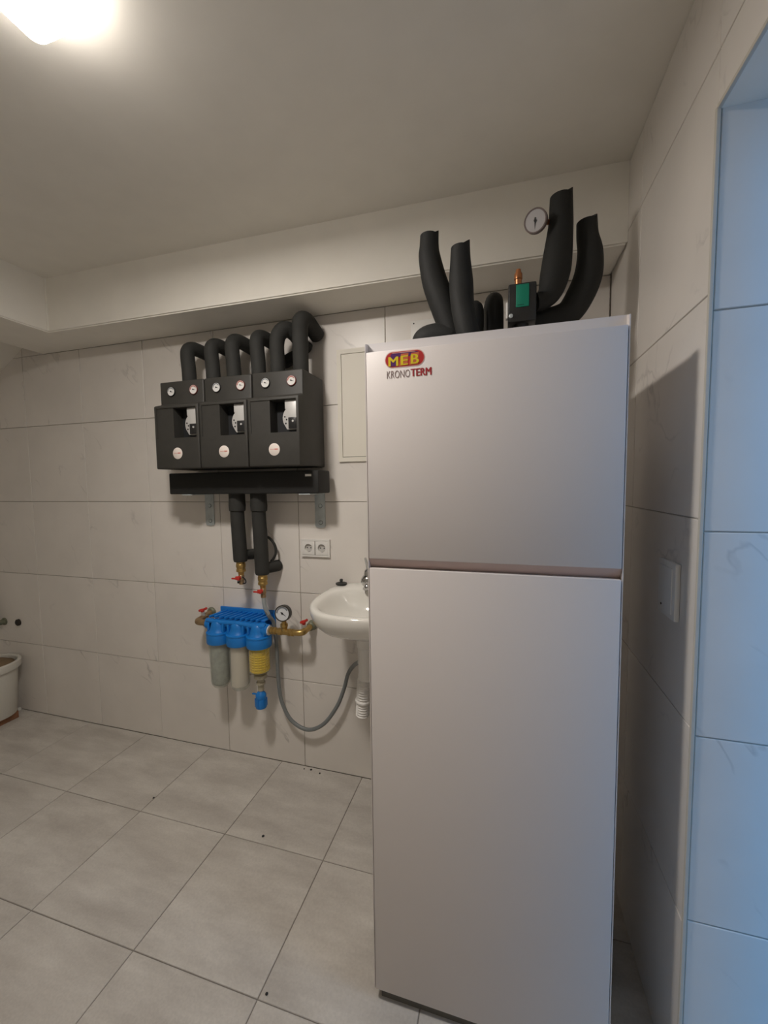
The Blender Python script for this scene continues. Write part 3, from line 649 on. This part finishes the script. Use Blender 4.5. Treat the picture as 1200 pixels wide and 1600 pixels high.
# ================================================================== WASH BASIN
SX, SY, SHW, SHD = 2.258, -.205, .222, .232
def sink_ring(k, sx, sy, z0, z1, cy=SY, n=56, flat=True):
    out = []
    for i in range(n):
        a = 2 * PI * i / n; ex = 2 / 2.5
        c, s = math.cos(a), math.sin(a)
        x = SX + math.copysign(abs(c) ** ex, c) * SHW * sx
        y = cy + math.copysign(abs(s) ** ex, s) * SHD * sy
        if flat and y > -.003: y = -.003
        t = min(1, max(0, (-y) / .43))
        out.append(Vector((x, y, z0 + (z1 - z0) * t)))
    return out
def sink():
    R = []
    # from drain, up the inside, over the rim, down the outside
    R.append(sink_ring(0, .10, .10, .858, .858, -.19))
    R.append(sink_ring(0, .35, .33, .866, .866, -.20))
    R.append(sink_ring(0, .56, .50, .885, .885, -.215))
    R.append(sink_ring(0, .72, .62, .920, .915, -.225))
    R.append(sink_ring(0, .79, .68, .952, .938, -.228))
    R.append(sink_ring(0, .835, .72, .972, .950, -.230))
    R.append(sink_ring(0, .88, .78, .980, .957, -.225))
    R.append(sink_ring(0, .95, .93, .984, .960, -.207))
    R.append(sink_ring(0, .985, .985, .983, .958))
    R.append(sink_ring(0, 1.0, 1.0, .975, .948))
    R.append(sink_ring(0, .99, .99, .955, .925))
    R.append(sink_ring(0, .93, .94, .915, .892))
    R.append(sink_ring(0, .82, .84, .880, .860, -.195))
    R.append(sink_ring(0, .62, .66, .850, .836, -.18))
    R.append(sink_ring(0, .42, .46, .832, .822, -.20))
    R.append(sink_ring(0, .24, .24, .815, .812, -.215))
    b = bmesh.new(); V = [[b.verts.new(p) for p in r] for r in R]; n = len(R[0])
    for A, B in zip(V, V[1:]):
        for i in range(n): b.faces.new((A[i], A[(i + 1) % n], B[(i + 1) % n], B[i]))
    b.faces.new(V[0]); b.faces.new(V[-1][::-1])
    return b
sk = thing('wash_basin', (SX, -.2, .38), 'white ceramic wash basin on the tiled wall, half hidden by the cabinet', 'basin')
obj('bowl', sink(), CER, sk, 60)
obj('overflow_hole', lathe([(.011, 0), (.011, .002), (.009, .002)], (SX - .018, -.072, .945), (0, -1, .35), 18), DARK, sk)
obj('drain_ring', lathe([(.026, 0), (.026, .003), (.018, .004), (.012, .001), (0, .001)], (SX, -.19, .8575), n=22, cap=False), CHROME, sk)
tr = obj('trap_pipe', lathe([(.030, 0), (.040, -.012), (.040, -.05), (.035, -.055), (.034, -.17), (.036, -.173), (.036, -.190), (.028, -.196)], (2.268, -.24, .83), n=24), WPLAS, sk)
cp = []
for k in range(30):
    z = .562 - k * .0056; r = .0300 if k % 2 else .0245
    if k in (17, 18): r = .034
    cp.append((2.256 - .0004 * k, -.24 + .0003 * k, z + .074, r))
obj('corrugated_pipe', tube(cp, n=22, straight=True), WPLAS, sk)
obj('pipe_mouth', lathe([(.0225, 0), (.0225, .002)], (cp[-1][0], cp[-1][1], cp[-1][2] - .002)), DARK, sk)
fc = thing('basin_tap', (2.228, -.08, .98), 'chrome basin tap peeking out left of the white cabinet edge', 'tap')
obj('tap_body', lathe([(.026, 0), (.026, .005), (.021, .008), (.022, .014), (.030, .022), (.034, .034), (.033, .048), (.026, .060), (.019, .066), (.018, .085), (.012, .092), (0, .093)], (2.228, -.08, .978), n=24, cap=False), CHROME, fc)
obj('spout', tube([(2.236, -.10, 1.005, .013), (2.245, -.13, 1.018, .013), (2.252, -.165, 1.016, .012), (2.253, -.173, 1.004, .011)], n=16, sub=5), CHROME, fc)
obj('lever', tube([(2.228, -.078, 1.066, .009), (2.226, -.085, 1.09, .007), (2.222, -.10, 1.125, .005)], n=12, sub=4), CHROME, fc)
pz = .9835
P('basin_plug', lathe([(.024, 0), (.027, .004), (.027, .008), (.022, .010), (.008, .011), (.0065, .018), (.009, .022), (.006, .027), (0, .028)], (2.080, -.043, pz - .002), n=22), RUBBER, 'black rubber plug lying on the back rim of the white basin', 'plug')

# ================================================================== SOCKETS, PANELS
def ring_frame(x0, x1, z0, z1, w, y0, y1):
    b = box(x0, x0 + w, y0, y1, z0, z1); join(b, box(x1 - w, x1, y0, y1, z0, z1)); join(b, box(x0 + w, x1 - w, y0, y1, z0, z0 + w)); join(b, box(x0 + w, x1 - w, y0, y1, z1 - w, z1)); return b
ds = thing('double_socket', (1.932, -.006, 1.105), 'white double wall socket on the tiles above the basin', 'socket')
obj('back_box', box(1.862, 2.002, -.003, -.0006, 1.110, 1.184), SOCK, ds)
obj('frame', ring_frame(1.855, 2.009, 1.104, 1.190, .008, -.012, -.0006), SOCK, ds)
for cx in (1.8965, 1.9675):
    cz = 1.147
    cv = obj('cover', box(cx - .0335, cx + .0335, -.0135, -.0035, 1.113, 1.181, .001), SOCK, ds)
    cut(cv, [lathe([(.0205, 0), (.0205, .02)], (cx, -.02, cz), (0, 1, 0), 32)])
    ins = obj('socket_insert', lathe([(.0202, 0), (.0202, .001), (0, .001)], (cx, -.0032, cz), (0, -1, 0), 28, cap=False), mat('socket_floor', (0.55, 0.53, 0.50), .5), cv)
    for dx in (-.0095, .0095): obj('pin_hole', lathe([(.003, 0), (.003, .0006)], (cx + dx, -.0042, cz), (0, -1, 0), 10), DARK, ins)
    for dz in (-.0185, .0185): obj('earth_clip', box(cx - .004, cx + .004, -.0115, -.0042, cz + dz - .0015, cz + dz + .0015), SOCKIN, ins)
ap = thing('access_panel', (2.25, -.006, 1.563), 'cream wall access panel half hidden behind the white cabinet', 'panel')
obj('frame', ring_frame(2.066, 2.44, 1.565, 2.083, .0205, -.010, -.0006), CREAM, ap, None)
obj('gap', box(2.0865, 2.4195, -.0035, -.0008, 1.5855, 2.0625), mat('panel_gap', (0.12, 0.11, 0.09), .8), ap, None)
obj('door', box(2.0885, 2.4175, -.0095, -.003, 1.5875, 2.0605, .001), CREAM, ap, None)
jb = thing('junction_box', (2.50, -.01, 2.06), 'white wall box between the cabinet top and the leaning left foam pipe', 'box')
obj('box_body', box(2.422, 2.56, -.02, -.0006, 2.04, 2.168, .002), WPLAS, jb)
obj('screw', lathe([(.003, 0), (.003, .001)], (2.436, -.02, 2.155), (0, -1, 0), 10), DARK, jb)
rs = thing('light_switch', (3.205, -.675, 1.13), 'white switch plate on the right wall in the cabinet shadow', 'switch')
obj('frame', box(3.199, RX - .0006, -.726, -.622, 1.125, 1.262, .003), SOCK, rs)
obj('rocker', box(3.1965, 3.1995, -.712, -.636, 1.138, 1.249, .0012), SOCK, rs)
obj('screw', lathe([(.003, 0), (.003, .001)], (3.1965, -.655, 1.150), (-1, 0, 0), 8), DARK, rs)

# ================================================================== LEFT CORNER: pipe stubs, bucket
ps = thing('pipe_stub', (-.199, -.01, .575), 'dark capped pipe stub in the wall right of the bucket', 'pipe')
obj('stub', lathe([(.021, 0), (.021, .010), (.016, .014), (.012, .014), (.010, .008), (0, .008)], (-.199, -.0008, .590), (0, -1, 0), 18, cap=False), mat('rusty_black', (0.035, 0.028, 0.022), .7), ps)
obj('stub_core', lathe([(.010, 0), (.010, .006)], (-.199, -.008, .590), (0, -1, 0), 12), DARK, ps)
wv = thing('wall_valve', (-.34, -.03, .56), 'dull wall valve with upright lever above the bucket', 'valve')
obj('valve_body', lathe([(.024, 0), (.024, .006), (.017, .010), (.017, .04), (.021, .042), (.021, .056), (.015, .058)], (-.331, -.0008, .585), (0, -1, 0), 18), FLANGE, wv)
obj('valve_lever', tube([(-.365, -.03, .588, .012), (-.372, -.03, .63, .014), (-.375, -.03, .68, .014), (-.372, -.03, .735, .011)], n=12, sub=4), FLANGE, wv)
bx, by = -.225, -.165
bk = thing('bucket', (bx, by, .045), 'white plastic bucket at the left edge with brown mortar in it', 'bucket')
obj('shell', lathe([(.0, .0), (.115, .0), (.118, .004), (.135, .29), (.140, .292), (.141, .330), (.138, .334), (.134, .330), (.131, .28), (.116, .012), (0, .010)], (bx, by, .045), n=36, cap=False), BUCKET, bk)
obj('rim_band', lathe([(.139, 0), (.152, .002), (.154, .006), (.153, .042), (.148, .046), (.139, .047), (.134, .040)], (bx, by, .338), n=36, cap=False), BUCKET, bk)
obj('mortar', lathe([(.133, 0), (.12, .022), (.09, .038), (.05, .05), (.02, .044), (0, .055)], (bx, by, .345), n=24, cap=False), MUD, bk)
P('wood_block', box(bx - .14, bx + .085, by - .095, by + .09, .0, .045, .003), WOOD, 'brown wooden block on the floor under the white bucket', 'block')
P('mortar_crumb', lathe([(.004, 0), (.018, .004), (.014, .014), (.004, .018)], (-.235, -.02, 0), n=9), BUCKET, 'pale lump on the floor at the wall beside the bucket', 'debris')

# floor crumbs
cr = [((1.867, -.43), .006, 'dark crumb on the floor near a tile corner below the water filter'), ((1.252, -.385), .005, 'dark crumb on a floor joint left of the water filter'), ((2.172, -.885), .0045, 'dark crumb on the floor nearest the white cabinet'),
      ((1.846, -.024), .0045, 'leftmost of three dark crumbs along the wall foot'), ((1.883, -.020), .006, 'middle of three dark crumbs along the wall foot'), ((1.937, -.032), .005, 'rightmost of three dark crumbs along the wall foot')]
for (x, y), r, lb in cr:
    P('dirt_crumb', lathe([(r * .5, 0), (r, r * .25), (r * .7, r * .7), (r * .15, r * .9)], (x, y, 0), n=7), DARK, lb, 'debris', 'crumbs on the floor', None)
